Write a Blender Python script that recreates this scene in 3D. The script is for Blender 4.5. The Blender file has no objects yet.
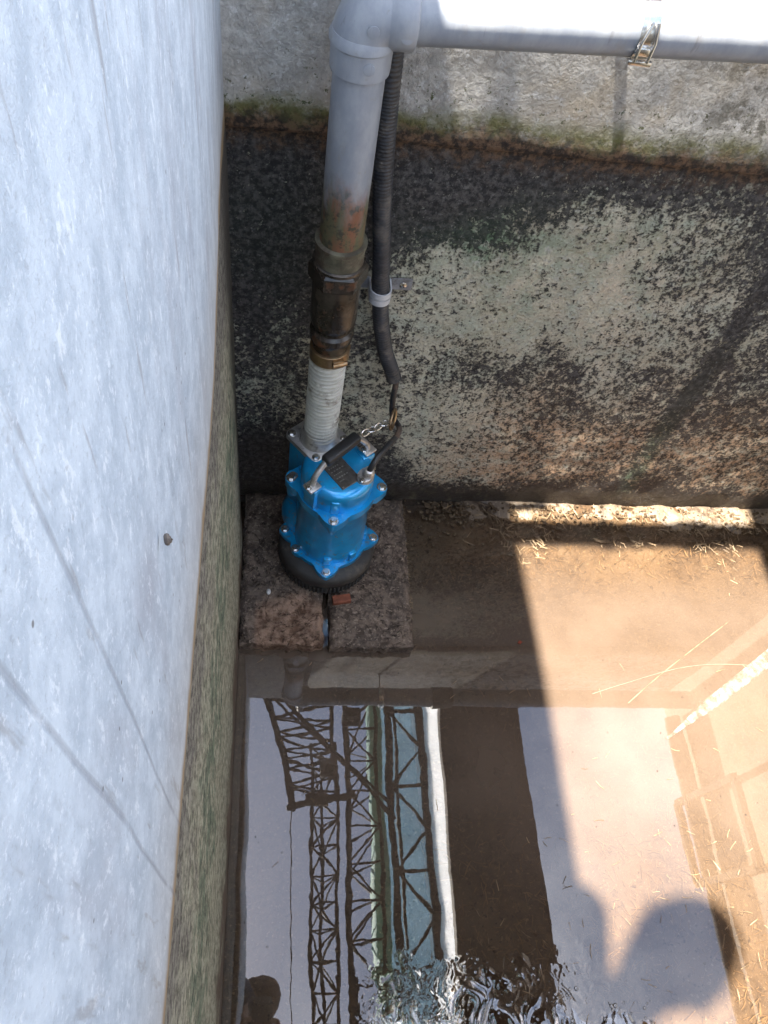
import bpy, bmesh, math, random
from mathutils import Vector, Matrix, noise
R = math.radians
random.seed(7)
scene = bpy.context.scene
COL = scene.collection

# ------------------------------------------------------------------ helpers
def sstep(a, b, x):
    if a == b: return 0.0 if x < a else 1.0
    t = min(1, max(0, (x-a)/(b-a))); return t*t*(3-2*t)

def tag(o, label=None, cat=None, group=None, kind=None):
    if label: o['label'] = label
    if cat: o['category'] = cat
    if group: o['group'] = group
    if kind: o['kind'] = kind
    return o

def link(name, bm, mat, parent=None, smooth=True, sharp=35):
    bmesh.ops.recalc_face_normals(bm, faces=bm.faces)
    me = bpy.data.meshes.new(name); bm.to_mesh(me); bm.free()
    o = bpy.data.objects.new(name, me); COL.objects.link(o)
    if isinstance(mat, (list, tuple)):
        for m in mat: me.materials.append(m)
    else: me.materials.append(mat)
    if smooth:
        for p in me.polygons: p.use_smooth = True
        me.set_sharp_from_angle(angle=R(sharp))
    if parent is not None:
        o.parent = parent
        if parent.type == 'EMPTY' or True:
            o.matrix_parent_inverse = world_of(parent).inverted()
    return o

def world_of(o):
    m = Matrix.Translation(o.location) @ o.rotation_euler.to_matrix().to_4x4()
    if o.parent is not None:
        m = world_of(o.parent) @ o.matrix_parent_inverse @ m
    return m

def empty(name, loc, label=None, cat=None, group=None):
    o = bpy.data.objects.new(name, None); COL.objects.link(o)
    o.location = loc; o.empty_display_size = .05
    return tag(o, label, cat, group)

def box(bm, c, s, rot=None, bevel=0.0, seg=2):
    r = bmesh.ops.create_cube(bm, size=1.0)
    vs = r['verts']
    M = Matrix.Translation(c) @ (rot.to_4x4() if rot is not None else Matrix.Identity(4)) @ Matrix.Diagonal((s[0], s[1], s[2], 1))
    bmesh.ops.transform(bm, matrix=M, verts=vs)
    if bevel > 0:
        es = list({e for v in vs for e in v.link_edges})
        bmesh.ops.bevel(bm, geom=es, offset=bevel, segments=seg, affect='EDGES', profile=.5)

def rz(a): return Matrix.Rotation(a, 3, 'Z')

def lathe(bm, prof, c=(0,0,0), axis=Vector((0,0,1)), seg=32, cap=True, radf=None):
    """prof: list of (radius, height) along axis"""
    axis = Vector(axis).normalized()
    q = Vector((0,0,1)).rotation_difference(axis).to_matrix()
    rings = []
    for k, (r, h) in enumerate(prof):
        ring = []
        for i in range(seg):
            a = 2*math.pi*i/seg
            rr = r*(radf(a, k) if radf else 1)
            ring.append(bm.verts.new(Vector(c) + q @ Vector((rr*math.cos(a), rr*math.sin(a), h))))
        rings.append(ring)
    for A, B in zip(rings, rings[1:]):
        for i in range(seg):
            j = (i+1) % seg
            bm.faces.new((A[i], A[j], B[j], B[i]))
    if cap:
        bm.faces.new(rings[0][::-1]); bm.faces.new(rings[-1])

def catmull(pts, n=8):
    P = [Vector(p) for p in pts]
    P = [P[0]*2-P[1]] + P + [P[-1]*2-P[-2]]
    out = []
    for i in range(1, len(P)-2):
        a, b, c, d = P[i-1:i+3]
        for k in range(n):
            t = k/n
            out.append(.5*((2*b)+(c-a)*t+(2*a-5*b+4*c-d)*t*t+(3*b-a-3*c+d)*t**3))
    out.append(P[-2]); return out

def tube(bm, pts, r, seg=10, cap=True, rf=None):
    pts = [Vector(p) for p in pts]
    rings = []; prev = None
    for i, p in enumerate(pts):
        t = (pts[min(i+1, len(pts)-1)] - pts[max(i-1, 0)]).normalized()
        if prev is None:
            u = t.orthogonal().normalized()
        else:
            u = (prev - t*prev.dot(t)).normalized()
        prev = u; v = t.cross(u)
        rr = rf(i) if rf else r
        rings.append([bm.verts.new(p + (u*math.cos(2*math.pi*k/seg)+v*math.sin(2*math.pi*k/seg))*rr) for k in range(seg)])
    for A, B in zip(rings, rings[1:]):
        for k in range(seg):
            j = (k+1) % seg
            bm.faces.new((A[k], A[j], B[j], B[k]))
    if cap:
        bm.faces.new(rings[0][::-1]); bm.faces.new(rings[-1])

def bar(bm, a, b, w, h=None, bevel=0):
    a, b = Vector(a), Vector(b); d = b-a
    q = d.to_track_quat('X', 'Z').to_matrix()
    box(bm, (a+b)/2, (d.length, w, h or w), q, bevel)

def prism(bm, outline, z0, z1, bevel=0.0, seg=2):
    """outline: list of (x,y)"""
    n = len(outline)
    A = [bm.verts.new((x, y, z0)) for x, y in outline]
    B = [bm.verts.new((x, y, z1)) for x, y in outline]
    fs = [bm.faces.new(A[::-1]), bm.faces.new(B)]
    for i in range(n):
        fs.append(bm.faces.new((A[i], A[(i+1) % n], B[(i+1) % n], B[i])))
    if bevel:
        es = list(fs[1].edges)
        bmesh.ops.bevel(bm, geom=es, offset=bevel, segments=seg, affect='EDGES', profile=.5)

# ------------------------------------------------------------------ shader helper
class NT:
    def __init__(s, name):
        s.mat = bpy.data.materials.new(name); s.mat.use_nodes = True
        s.t = s.mat.node_tree; s.t.nodes.clear()
        s.out = s.t.nodes.new('ShaderNodeOutputMaterial')
        s.geo = s.t.nodes.new('ShaderNodeNewGeometry')
        s.pos = s.geo.outputs['Position']
        s.sep = s.n('ShaderNodeSeparateXYZ', Vector=s.pos)
        s.x, s.y, s.z = s.sep.outputs
    def n(s, typ, props=None, **inp):
        nd = s.t.nodes.new(typ)
        for k, v in (props or {}).items(): setattr(nd, k, v)
        for k, v in inp.items():
            s.set(nd.inputs[k.replace('_', ' ')] if k.replace('_', ' ') in nd.inputs else nd.inputs[k], v)
        return nd
    def set(s, sock, v):
        if isinstance(v, bpy.types.NodeSocket): s.t.links.new(v, sock)
        elif isinstance(v, (tuple, list)) and sock.type == 'RGBA' and len(v) == 3: sock.default_value = (*v, 1)
        else: sock.default_value = v
    def m(s, op, a, b=None, c=None, clamp=False):
        nd = s.t.nodes.new('ShaderNodeMath'); nd.operation = op; nd.use_clamp = clamp
        s.set(nd.inputs[0], a)
        if b is not None: s.set(nd.inputs[1], b)
        if c is not None: s.set(nd.inputs[2], c)
        return nd.outputs[0]
    def ss(s, v, a, b, lo=0., hi=1.):
        nd = s.t.nodes.new('ShaderNodeMapRange'); nd.interpolation_type = 'SMOOTHSTEP'
        s.set(nd.inputs['Value'], v); s.set(nd.inputs['From Min'], a); s.set(nd.inputs['From Max'], b)
        s.set(nd.inputs['To Min'], lo); s.set(nd.inputs['To Max'], hi)
        return nd.outputs['Result']
    def noise(s, scale, detail=6, rough=.6, stretch=(1,1,1), off=(0,0,0), dist=0., vec=None):
        mp = s.n('ShaderNodeMapping', Vector=vec or s.pos)
        mp.inputs['Scale'].default_value = stretch; mp.inputs['Location'].default_value = off
        nd = s.n('ShaderNodeTexNoise', Vector=mp.outputs[0], Scale=scale, Detail=detail, Roughness=rough, Distortion=dist)
        return nd.outputs['Fac']
    def voro(s, scale, stretch=(1,1,1), feature='F1', rnd=1.):
        mp = s.n('ShaderNodeMapping', Vector=s.pos); mp.inputs['Scale'].default_value = stretch
        nd = s.n('ShaderNodeTexVoronoi', {'feature': feature}, Vector=mp.outputs[0], Scale=scale, Randomness=rnd)
        return nd.outputs['Distance']
    def mix(s, f, a, b, mode='MIX'):
        nd = s.t.nodes.new('ShaderNodeMix'); nd.data_type = 'RGBA'; nd.blend_type = mode
        s.set(nd.inputs[0], f); s.set(nd.inputs[6], a); s.set(nd.inputs[7], b)
        return nd.outputs[2]
    def attr(s, name):
        nd = s.n('ShaderNodeAttribute'); nd.attribute_name = name
        return s.n('ShaderNodeSeparateXYZ', Vector=nd.outputs['Vector']).outputs
    def bump(s, h, strength=.5, dist=.002, normal=None):
        nd = s.n('ShaderNodeBump', Height=h, Strength=strength, Distance=dist)
        if normal is not None: s.set(nd.inputs['Normal'], normal)
        return nd.outputs[0]
    def bsdf(s, col, rough=.7, metal=0., normal=None, spec=.5, **kw):
        nd = s.n('ShaderNodeBsdfPrincipled')
        s.set(nd.inputs['Base Color'], col); s.set(nd.inputs['Roughness'], rough)
        s.set(nd.inputs['Metallic'], metal); s.set(nd.inputs['Specular IOR Level'], spec)
        if normal is not None: s.set(nd.inputs['Normal'], normal)
        for k, v in kw.items(): s.set(nd.inputs[k.replace('_', ' ')], v)
        s.t.links.new(nd.outputs[0], s.out.inputs[0])
        return nd

def simple(name, col, rough=.6, metal=0., var=.25, scale=40, bump=.2, spec=.5, dirt=None, dirt_amt=.3, bdist=.001):
    s = NT(name)
    f = s.noise(scale, 5, .65)
    c2 = tuple(x*(1-var) for x in col)
    c = s.mix(s.ss(f, .35, .65), c2, col)
    if dirt:
        d = s.ss(s.noise(scale*.45, 7, .7, off=(3,1,2)), .62-dirt_amt*.4, .75-dirt_amt*.3)
        c = s.mix(d, c, dirt)
        rg = s.mix(d, (rough,)*3, (min(1, rough+.3),)*3)
        rg = s.n('ShaderNodeSeparateXYZ', Vector=rg).outputs[0]
    else:
        rg = s.m('ADD', rough-.06, s.m('MULTIPLY', f, .12))
    s.bsdf(c, rg, metal, s.bump(s.noise(scale*3, 4, .6), bump, bdist), spec)
    return s.mat

# ------------------------------------------------------------------ materials
def mat_backwall():
    s = NT('stained_concrete')
    D, G, W = s.attr('zones')
    # pale lime-crusted concrete under black mould
    n1 = s.noise(88, 6, .62, stretch=(1,1,.85), dist=.2)
    n2 = s.noise(210, 6, .7, off=(2,0,5))
    n0 = s.noise(22, 5, .6, off=(1,2,5))
    n3 = s.noise(9, 5, .6)
    pale = s.mix(s.ss(n3, .35, .65), (.56,.54,.42), (.80,.76,.61))
    pale = s.mix(s.ss(s.noise(18, 6, .6, off=(7,7,7)), .45, .62), pale, (.58,.61,.50))
    warmn = s.m('MULTIPLY', W, s.ss(s.noise(30, 6, .7, off=(1,9,2)), .30, .60))
    pale = s.mix(warmn, pale, (.70,.47,.30))
    rustn = s.m('MULTIPLY', W, s.ss(s.noise(75, 5, .6, off=(1,2,8)), .52, .62))
    pale = s.mix(s.m('MULTIPLY', rustn, .6), pale, (.26,.13,.065))
    green = s.m('MULTIPLY', G, s.ss(s.noise(25, 6, .7, off=(4,4,1)), .38, .60))
    pale = s.mix(green, pale, (.16,.29,.17))
    # mould spots: density map D moves the threshold; small scale + mid scale
    v = s.m('ADD', s.m('ADD', s.m('MULTIPLY', n1, .42), s.m('MULTIPLY', n2, .40)), s.m('MULTIPLY', n0, .18))
    th = s.m('ADD', v, s.m('MULTIPLY', s.m('SUBTRACT', D, .5), .32))
    spot = s.ss(th, .492, .548)
    # round pock marks
    vor = s.voro(62, feature='F1')
    pk = s.m('MULTIPLY', s.ss(vor, .24, .12), s.ss(s.noise(26, 3, .5, off=(0,3,0)), .50, .60))
    spot = s.m('MAXIMUM', spot, s.m('MULTIPLY', pk, .9))
    spot = s.m('MAXIMUM', spot, s.m('MULTIPLY', s.ss(s.voro(115), .20, .12), s.ss(s.noise(40, 4, .6, off=(6,3,2)), .47, .56)))
    black = s.mix(s.ss(s.noise(95, 6, .7, off=(9,9,9)), .42, .62), (.028,.027,.029), (.125,.118,.112))
    black = s.mix(s.m('MULTIPLY', W, .6), black, (.075,.045,.028))
    black = s.mix(s.m('MULTIPLY', G, .5), black, (.03,.06,.035))
    col = s.mix(spot, pale, black)
    # pale flecks left in the black areas
    fl = s.ss(s.noise(105, 6, .74, off=(5,2,3)), .555, .65)
    col = s.mix(s.m('MULTIPLY', fl, .6), col, (.27,.265,.25))
    crust_shade = s.ss(th, .44, .53)  # dark rims round the mould spots paint in the crust's shadow
    col = s.mix(s.m('MULTIPLY', s.m('MULTIPLY', crust_shade, s.m('SUBTRACT', 1., spot)), .45), col, (.15,.13,.095))
    col = s.mix(s.m('MULTIPLY', s.ss(s.noise(70, 6, .7, off=(2,6,6)), .56, .66), s.m('SUBTRACT', 1., spot)), col, (.58,.565,.49))
    # cleaner concrete above the high-water line
    n5 = s.noise(55, 8, .7, off=(2,2,2))
    up = s.mix(s.ss(n5, .38, .62), (.42,.40,.37), (.62,.60,.56))
    up = s.mix(s.ss(s.noise(7, 4, .6, off=(3,0,1)), .48, .7), up, (.58,.50,.39))
    fle = s.ss(s.noise(85, 5, .7, off=(8,2,3)), .57, .64)
    up = s.mix(s.m('MULTIPLY', fle, .7), up, (.74,.73,.71))
    wob = s.m('MULTIPLY', s.m('SUBTRACT', s.noise(14, 6, .65, off=(0,0,4)), .5), .07)
    zz = s.m('ADD', s.z, wob)
    moss = s.m('MULTIPLY', s.ss(zz, .905, .872), s.ss(s.noise(45, 6, .7, off=(5,5,5)), .22, .55))
    up = s.mix(moss, up, (.17,.17,.06))
    speck = s.m('MULTIPLY', s.ss(zz, .98, .90), s.ss(s.noise(120, 4, .7, off=(1,5,5)), .58, .66))
    up = s.mix(speck, up, (.10,.11,.05))
    brown = s.mix(s.ss(s.noise(80, 6, .7, off=(2,9,2)), .42, .60), (.035,.025,.02), (.20,.12,.07))
    up = s.mix(s.ss(s.m('ADD', zz, s.m('MULTIPLY', s.m('SUBTRACT', n5, .5), .04)), .885, .852), up, brown)
    zb = s.m('ADD', zz, s.m('MULTIPLY', s.m('SUBTRACT', n5, .5), .09))
    col = s.mix(s.ss(zb, .800, .850), col, up)
    # right end of the upper wall has dark dried algae
    ra = s.m('MULTIPLY', s.ss(s.x, .50, .66), s.ss(s.noise(38, 7, .7, off=(3,3,9)), .48, .60))
    col = s.mix(s.m('MULTIPLY', s.m('MULTIPLY', ra, s.ss(s.z, .86, .9)), .8), col, (.085,.08,.055))
    # wet dark foot of the wall
    wet = s.ss(s.m('ADD', s.z, s.m('MULTIPLY', s.m('SUBTRACT', s.noise(12, 5, .6, off=(6,1,1)), .5), .12)), .075, .03)
    col = s.mix(wet, col, s.mix(s.ss(s.noise(50, 5, .7), .5, .7), (.05,.038,.028), (.15,.125,.08)))
    h = s.m('ADD', s.m('MULTIPLY', n1, 1.0), s.m('SUBTRACT', s.m('MULTIPLY', n2, .5), s.m('MULTIPLY', spot, .35)))
    s.bsdf(col, s.ss(wet, 0, 1, .88, .35), normal=s.bump(h, 1., .009), spec=.4)
    return s.mat

def mat_leftwall():
    s = NT('pale_washed_concrete')
    st = (1, 1, .65)
    n1 = s.noise(48, 9, .72, stretch=st)
    n2 = s.noise(14, 5, .6, stretch=(1,1,.4), off=(2,2,2))
    up = s.mix(s.ss(n1, .35, .65), (.36,.42,.485), (.50,.565,.63))
    up = s.mix(s.ss(n2, .5, .75), up, (.34,.37,.42))
    wf = s.ss(s.noise(110, 5, .7, stretch=(1,1,.55), off=(1,4,3)), .57, .66)
    up = s.mix(s.m('MULTIPLY', wf, .5), up, (.72,.76,.80))
    dk = s.m('MULTIPLY', s.ss(s.noise(75, 4, .6, stretch=(1,1,.14), off=(5,1,7)), .61, .70), .6)
    up = s.mix(dk, up, (.25,.25,.26))
    dk2 = s.m('MULTIPLY', s.ss(s.noise(30, 6, .7, stretch=(1,1,.25), off=(5,5,7)), .60, .74), .45)
    up = s.mix(dk2, up, (.24,.265,.30))
    gr = s.noise(260, 5, .75, off=(3,1,1))
    up = s.mix(s.m('MULTIPLY', s.ss(gr, .56, .68), .45), up, (.26,.28,.31))
    up = s.mix(s.m('MULTIPLY', s.ss(gr, .44, .34), .5), up, (.68,.73,.78))
    pores = s.m('MULTIPLY', s.ss(s.voro(70, stretch=(1,1,.8)), .09, .05), s.ss(s.noise(9, 3, .5, off=(0,3,3)), .50, .58))
    up = s.mix(s.m('MULTIPLY', pores, .8), up, (.10,.09,.085))
    run = s.m('MULTIPLY', s.ss(s.noise(40, 5, .65, stretch=(1,1,.10), off=(7,1,2)), .60, .72), s.ss(s.noise(5, 3, .5, off=(1,1,1)), .48, .62))
    up = s.mix(s.m('MULTIPLY', run, .5), up, (.22,.215,.22))
    # warm tint towards the stained foot
    up = s.mix(s.ss(s.z, 1.04, .86, 0, .35), up, (.46,.42,.37))
    wob = s.m('MULTIPLY', s.m('SUBTRACT', s.noise(16, 5, .65, off=(0,0,4)), .5), .03)
    zz = s.m('ADD', s.z, wob)
    up = s.mix(s.ss(zz, .885, .862), up, (.30,.22,.13))
    # form seams: thin vertical lines
    ny = s.m('MULTIPLY', s.m('SUBTRACT', s.noise(5, 3, .5, off=(0,0,9)), .5), .010)
    seam = None
    for y0, w in ((-.864, .0006), (-.822, .0006)):
        d = s.m('ABSOLUTE', s.m('SUBTRACT', s.m('ADD', s.y, ny), y0))
        k = s.ss(d, w*3.4, w*.2)
        seam = k if seam is None else s.m('MAXIMUM', seam, k)
    seam = s.m('MULTIPLY', seam, s.ss(s.noise(25, 4, .7, off=(2,8,1)), .28, .5))
    up = s.mix(s.m('MULTIPLY', seam, .42), up, (.20,.21,.24))
    # lower stained strip: streaks run vertically; bands by height
    sx = s.noise(90, 10, .8, stretch=(1,1,1), off=(3,3,3))
    sy = s.noise(14, 8, .68, stretch=(1,1,.8), off=(1,3,3))
    hz = s.m('ADD', s.z, s.m('MULTIPLY', s.m('SUBTRACT', sy, .5), .55))
    low = s.mix(s.ss(sx, .40, .58), (.12,.12,.085), (.46,.45,.35))
    low = s.mix(s.m('MULTIPLY', s.m('MULTIPLY', s.ss(hz, .30, .42), s.ss(hz, .62, .50)), s.ss(s.noise(28, 7, .75, off=(4,1,6)), .44, .54)), low, s.mix(s.ss(sx, .4, .6), (.045,.065,.045), (.20,.25,.18)))
    low = s.mix(s.ss(hz, .56, .72), low, s.mix(s.ss(sx, .40, .58), (.05,.045,.04), (.27,.26,.225)))
    low = s.mix(s.ss(hz, .16, .03), low, (.12,.085,.06))
    sp = s.ss(s.noise(85, 8, .8, off=(5,8,2)), .57, .64)
    low = s.mix(sp, low, (.03,.03,.028))
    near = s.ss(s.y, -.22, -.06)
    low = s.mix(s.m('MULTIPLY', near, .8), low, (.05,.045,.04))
    col = s.mix(s.ss(zz, .846, .856), low, up)
    h = s.m('SUBTRACT', s.m('ADD', s.m('MULTIPLY', gr, .9), s.m('MULTIPLY', sx, s.ss(s.z, .87, .84))), s.m('MULTIPLY', seam, 1.5))
    s.bsdf(col, .75, normal=s.bump(h, .45, .003), spec=.4)
    return s.mat

def mat_plain_concrete():
    s = NT('weathered_concrete')
    n1 = s.noise(20, 8, .7); n2 = s.noise(3, 5, .6, off=(4,4,4))
    c = s.mix(s.ss(n1, .35, .65), (.20,.19,.17), (.31,.295,.27))
    c = s.mix(s.ss(n2, .45, .7), c, (.33,.28,.21))
    c = s.mix(s.ss(s.m('ADD', s.z, s.m('MULTIPLY', n1, .2)), .62, .35), c, (.10,.095,.07))
    s.bsdf(c, .85, normal=s.bump(n1, .5, .004))
    return s.mat

def mat_bed():
    s = NT('muddy_bed')
    n1 = s.noise(55, 8, .7); n2 = s.noise(6, 5, .6, off=(3,1,0)); n3 = s.noise(160, 4, .6, off=(9,1,0))
    c = s.mix(s.ss(n1, .35, .65), (.06,.042,.028), (.15,.108,.072))
    c = s.mix(s.ss(n2, .42, .66), c, (.19,.145,.10))
    c = s.mix(s.ss(n3, .58, .68), c, (.30,.23,.15))
    c = s.mix(s.ss(s.noise(90, 5, .6, off=(2,7,0)), .60, .68), c, (.03,.02,.013))
    s.bsdf(c, s.ss(n1, .3, .7, .25, .7), normal=s.bump(n1, .8, .005), spec=.5)
    return s.mat

def mat_water():
    s = NT('murky_water')
    # gentle surface waves; stronger where the foam stirs it
    w1 = s.noise(4.5, 2, .45); w2 = s.noise(26, 2, .5, off=(1,1,0))
    fo = s.m('MULTIPLY', s.ss(s.m('ADD', s.y, s.m('MULTIPLY', s.m('SUBTRACT', s.noise(16, 3, .5), .5), .16)), -.875, -.91), s.m('MULTIPLY', s.ss(s.x, .20, .30), s.ss(s.x, .74, .60)))
    w3 = s.noise(38, 2, .5, off=(5,1,0), dist=1.0)
    h = s.m('ADD', s.m('ADD', s.m('MULTIPLY', w1, .11), s.m('MULTIPLY', w2, .008)), s.m('MULTIPLY', s.m('MULTIPLY', w3, fo), .10))
    nrm = s.bump(h, 1.0, .0042)
    # suspended silt
    silt = s.noise(5, 4, .55, off=(8,2,0))
    depth = s.ss(s.y, -.10, -.30)
    amt = s.m('MULTIPLY', s.ss(silt, .3, .7, .55, .84), s.ss(s.y, -.60, -.90, 1., .38))
    amt = s.m('MULTIPLY', amt, s.m('ADD', .25, s.m('MULTIPLY', depth, .75)))
    dif = s.n('ShaderNodeBsdfDiffuse', Color=(.128,.092,.067))
    tr = s.n('ShaderNodeBsdfTransparent', Color=(.80,.70,.58))
    body = s.n('ShaderNodeMixShader', Fac=amt)
    s.t.links.new(tr.outputs[0], body.inputs[1]); s.t.links.new(dif.outputs[0], body.inputs[2])
    gl = s.n('ShaderNodeBsdfGlossy', Roughness=.0, Normal=nrm, Color=(1,1,1))
    fr = s.n('ShaderNodeFresnel', IOR=WATER_IOR, Normal=nrm)
    fin = s.n('ShaderNodeMixShader', Fac=fr.outputs[0])
    s.t.links.new(body.outputs[0], fin.inputs[1]); s.t.links.new(gl.outputs[0], fin.inputs[2])
    s.t.links.new(fin.outputs[0], s.out.inputs[0])
    return s.mat

def mat_pvc():
    s = NT('grey_pvc')
    n = s.noise(30, 6, .65, stretch=(1,1,.5)); n2 = s.noise(110, 4, .7, off=(3,3,3))
    c = s.mix(s.ss(n, .35, .7), (.245,.265,.30), (.34,.355,.38))
    c = s.mix(s.m('MULTIPLY', s.ss(n2, .62, .70), .35), c, (.25,.24,.20))
    c = s.mix(s.m('MULTIPLY', s.ss(s.noise(16, 7, .72, stretch=(1,1,.35), off=(8,3,3)), .54, .66), .5), c, (.26,.225,.17))
    scr = s.ss(s.noise(90, 3, .6, stretch=(1,1,.06), off=(2,2,8)), .66, .72)
    c = s.mix(s.m('MULTIPLY', scr, .4), c, (.15,.14,.13))
    # rust and algae where the pipe meets the coupling
    zz = s.m('ADD', s.z, s.m('MULTIPLY', s.m('SUBTRACT', s.noise(28, 5, .6, off=(5,0,2), stretch=(1,1,.4)), .5), .16))
    low = s.ss(zz, .862, .80)
    rust = s.mix(s.ss(s.noise(35, 5, .7, stretch=(1,1,.25), off=(1,7,0)), .42, .58), (.11,.105,.055), (.20,.085,.045))
    rust = s.mix(s.ss(s.noise(60, 5, .7, off=(1,7,9)), .50, .62), rust, (.05,.045,.03))
    c = s.mix(low, c, rust)
    s.bsdf(c, s.ss(low, 0, 1, .38, .7), normal=s.bump(n2, .15, .001))
    return s.mat

def mat_blue():
    s = NT('blue_enamel')
    n = s.noise(24, 4, .6)
    c = s.mix(s.ss(n, .3, .7), (.002,.31,.72), (.006,.43,.88))
    c = s.mix(s.m('MULTIPLY', s.ss(s.m('ADD', s.noise(70, 6, .75, off=(4,2,2)), s.ss(s.z, .20, .09, 0, .06)), .58, .68), .6), c, (.16,.135,.10))
    s.bsdf(c, .34, .45, s.bump(s.noise(160, 3, .5), .12, .0008), .6, Coat_Weight=1.0, Coat_Roughness=.08)
    return s.mat

def mat_paver(name, warm):
    s = NT(name)
    n1 = s.noise(45, 8, .72); n2 = s.noise(7, 5, .6, off=(3,1,0)); n3 = s.noise(170, 4, .65, off=(9,1,0))
    c = s.mix(s.ss(n1, .38, .62), (.085,.062,.048), (.24,.180,.140))
    c = s.mix(s.ss(n3, .54, .66), c, (.36,.28,.215))
    c = s.mix(s.m('MULTIPLY', s.ss(n2, .42, .62), .4), c, (.07,.062,.056))
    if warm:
        # warm patch of bounced sunlight painted into the slab's front corner
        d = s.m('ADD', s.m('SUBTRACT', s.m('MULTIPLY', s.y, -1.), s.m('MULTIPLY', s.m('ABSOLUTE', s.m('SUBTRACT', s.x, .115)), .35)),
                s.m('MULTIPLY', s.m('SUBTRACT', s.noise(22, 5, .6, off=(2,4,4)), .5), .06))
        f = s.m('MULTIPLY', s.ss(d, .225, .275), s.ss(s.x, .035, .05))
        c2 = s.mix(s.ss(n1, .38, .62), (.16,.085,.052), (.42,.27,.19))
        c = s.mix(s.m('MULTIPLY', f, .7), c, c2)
    # moss tufts on the edges
    cr = s.noise(13, 4, .6, dist=2.2, off=(warm*3.,0,0))
    crack = s.ss(s.m('ABSOLUTE', s.m('SUBTRACT', cr, .5)), .012, .002)
    c = s.mix(s.m('MULTIPLY', crack, .7), c, (.012,.010,.009))
    h = s.m('SUBTRACT', s.m('ADD', n1, s.m('MULTIPLY', n3, .4)), s.m('MULTIPLY', crack, .7))
    s.bsdf(c, .9, normal=s.bump(h, .9, .008), spec=.3)
    return s.mat

def mat_wood():
    s = NT('old_plank_wood')
    g = s.noise(40, 6, .6, stretch=(1,.06,1))
    c = s.mix(s.ss(g, .35, .65), (.055,.038,.026), (.12,.085,.06))
    s.bsdf(c, .8, normal=s.bump(g, .5, .003))
    return s.mat

WATER_IOR = 1.85
M_BACK = mat_backwall(); M_LEFT = mat_leftwall(); M_CONC = mat_plain_concrete()
M_BED = mat_bed(); M_WATER = mat_water(); M_PVC = mat_pvc(); M_BLUE = mat_blue()
M_PAVL = mat_paver('dark_stone_slab', 0); M_PAVW = mat_paver('dark_stone_slab_sunpatch', 1); M_WOOD = mat_wood()
M_RUBBER = simple('black_rubber', (.035,.033,.032), .55, var=.3, scale=60, dirt=(.10,.085,.07), dirt_amt=.25)
M_GRIP = simple('grip_rubber', (.02,.02,.021), .42, var=.3, scale=80)
M_ALU = simple('cast_aluminium', (.68,.67,.66), .38, .85, var=.25, scale=70, dirt=(.22,.20,.18), dirt_amt=.2)
M_STEEL = simple('stainless_steel', (.72,.71,.69), .2, 1., var=.15, scale=90)
M_BRASS = simple('bronze_band_metal', (.44,.30,.17), .3, .9, var=.4, scale=60, dirt=(.10,.07,.05), dirt_amt=.2)
M_HOSE = simple('cream_hose_plastic', (.66,.65,.58), .45, var=.2, scale=50, dirt=(.25,.22,.17), dirt_amt=.25)
M_OLDMET = simple('stained_fitting_metal', (.065,.052,.040), .26, .3, var=.6, scale=45, dirt=(.20,.085,.04), dirt_amt=.16, spec=.6)
M_UNION = simple('algae_stained_pvc', (.15,.14,.095), .5, .0, var=.6, scale=55, dirt=(.07,.05,.035), dirt_amt=.45)
M_CONDUIT = simple('black_conduit_plastic', (.045,.046,.052), .5, var=.35, scale=60, dirt=(.12,.105,.09), dirt_amt=.30)
M_CABLE = simple('cable_sheath', (.03,.03,.032), .4, var=.3, scale=60, dirt=(.16,.11,.08), dirt_amt=.3)
M_WHITE = simple('white_plastic', (.62,.62,.63), .45, var=.12, scale=60)
M_EAR = simple('grimy_grey_plastic', (.33,.33,.34), .6, var=.35, scale=50, dirt=(.12,.11,.10), dirt_amt=.35)
M_PLATE = simple('nameplate_metal', (.17,.155,.14), .35, .6, var=.4, scale=90)
M_PLATE2 = simple('nameplate_lettering', (.42,.40,.37), .35, .6, var=.3, scale=90)
M_LITCHIP = simple('red_lit_patch', (.28,.09,.05), .85, var=.4, scale=70)
M_STRAW = simple('dry_straw', (.36,.25,.14), .7, var=.75, scale=30)
M_TRUSS = simple('dark_truss_steel', (.016,.014,.014), .8, .0, var=.4, scale=4, spec=.15)
M_TEAL = simple('teal_painted_steel', (.22,.50,.45), .8, var=.3, scale=3)
def mat_trans(name, a, b, k):
    s = NT(name); c = s.mix(s.ss(s.noise(2.5, 4, .6), .35, .65), a, b)
    d = s.n('ShaderNodeBsdfDiffuse', Color=c); t_ = s.n('ShaderNodeBsdfTranslucent', Color=c)
    m = s.n('ShaderNodeMixShader', Fac=k); s.t.links.new(d.outputs[0], m.inputs[1]); s.t.links.new(t_.outputs[0], m.inputs[2])
    s.t.links.new(m.outputs[0], s.out.inputs[0]); return s.mat
M_SHEET = mat_trans('blue_grey_sheet', (.38,.52,.62), (.46,.60,.70), .62)
M_WHITESHEET = mat_trans('white_translucent_sheet', (.93,.94,.95), (.96,.96,.97), .92)
M_WIRE = simple('faded_wire', (.24,.19,.14), .6)
def mat_film():
    s = NT('clear_white_plastic'); f = s.noise(60, 5, .6)
    d = s.n('ShaderNodeBsdfDiffuse', Color=s.mix(s.ss(f, .4, .6), (.36,.32,.27), (.55,.52,.48)))
    t_ = s.n('ShaderNodeBsdfTransparent', Color=(.95,.94,.92))
    m = s.n('ShaderNodeMixShader', Fac=s.ss(f, .3, .7, .93, .74)); s.t.links.new(d.outputs[0], m.inputs[1]); s.t.links.new(t_.outputs[0], m.inputs[2])
    s.t.links.new(m.outputs[0], s.out.inputs[0]); return s.mat
M_STRIP = mat_film()
M_RAIL = simple('brown_painted_rail', (.022,.014,.010), .85, var=.4, scale=12)
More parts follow.
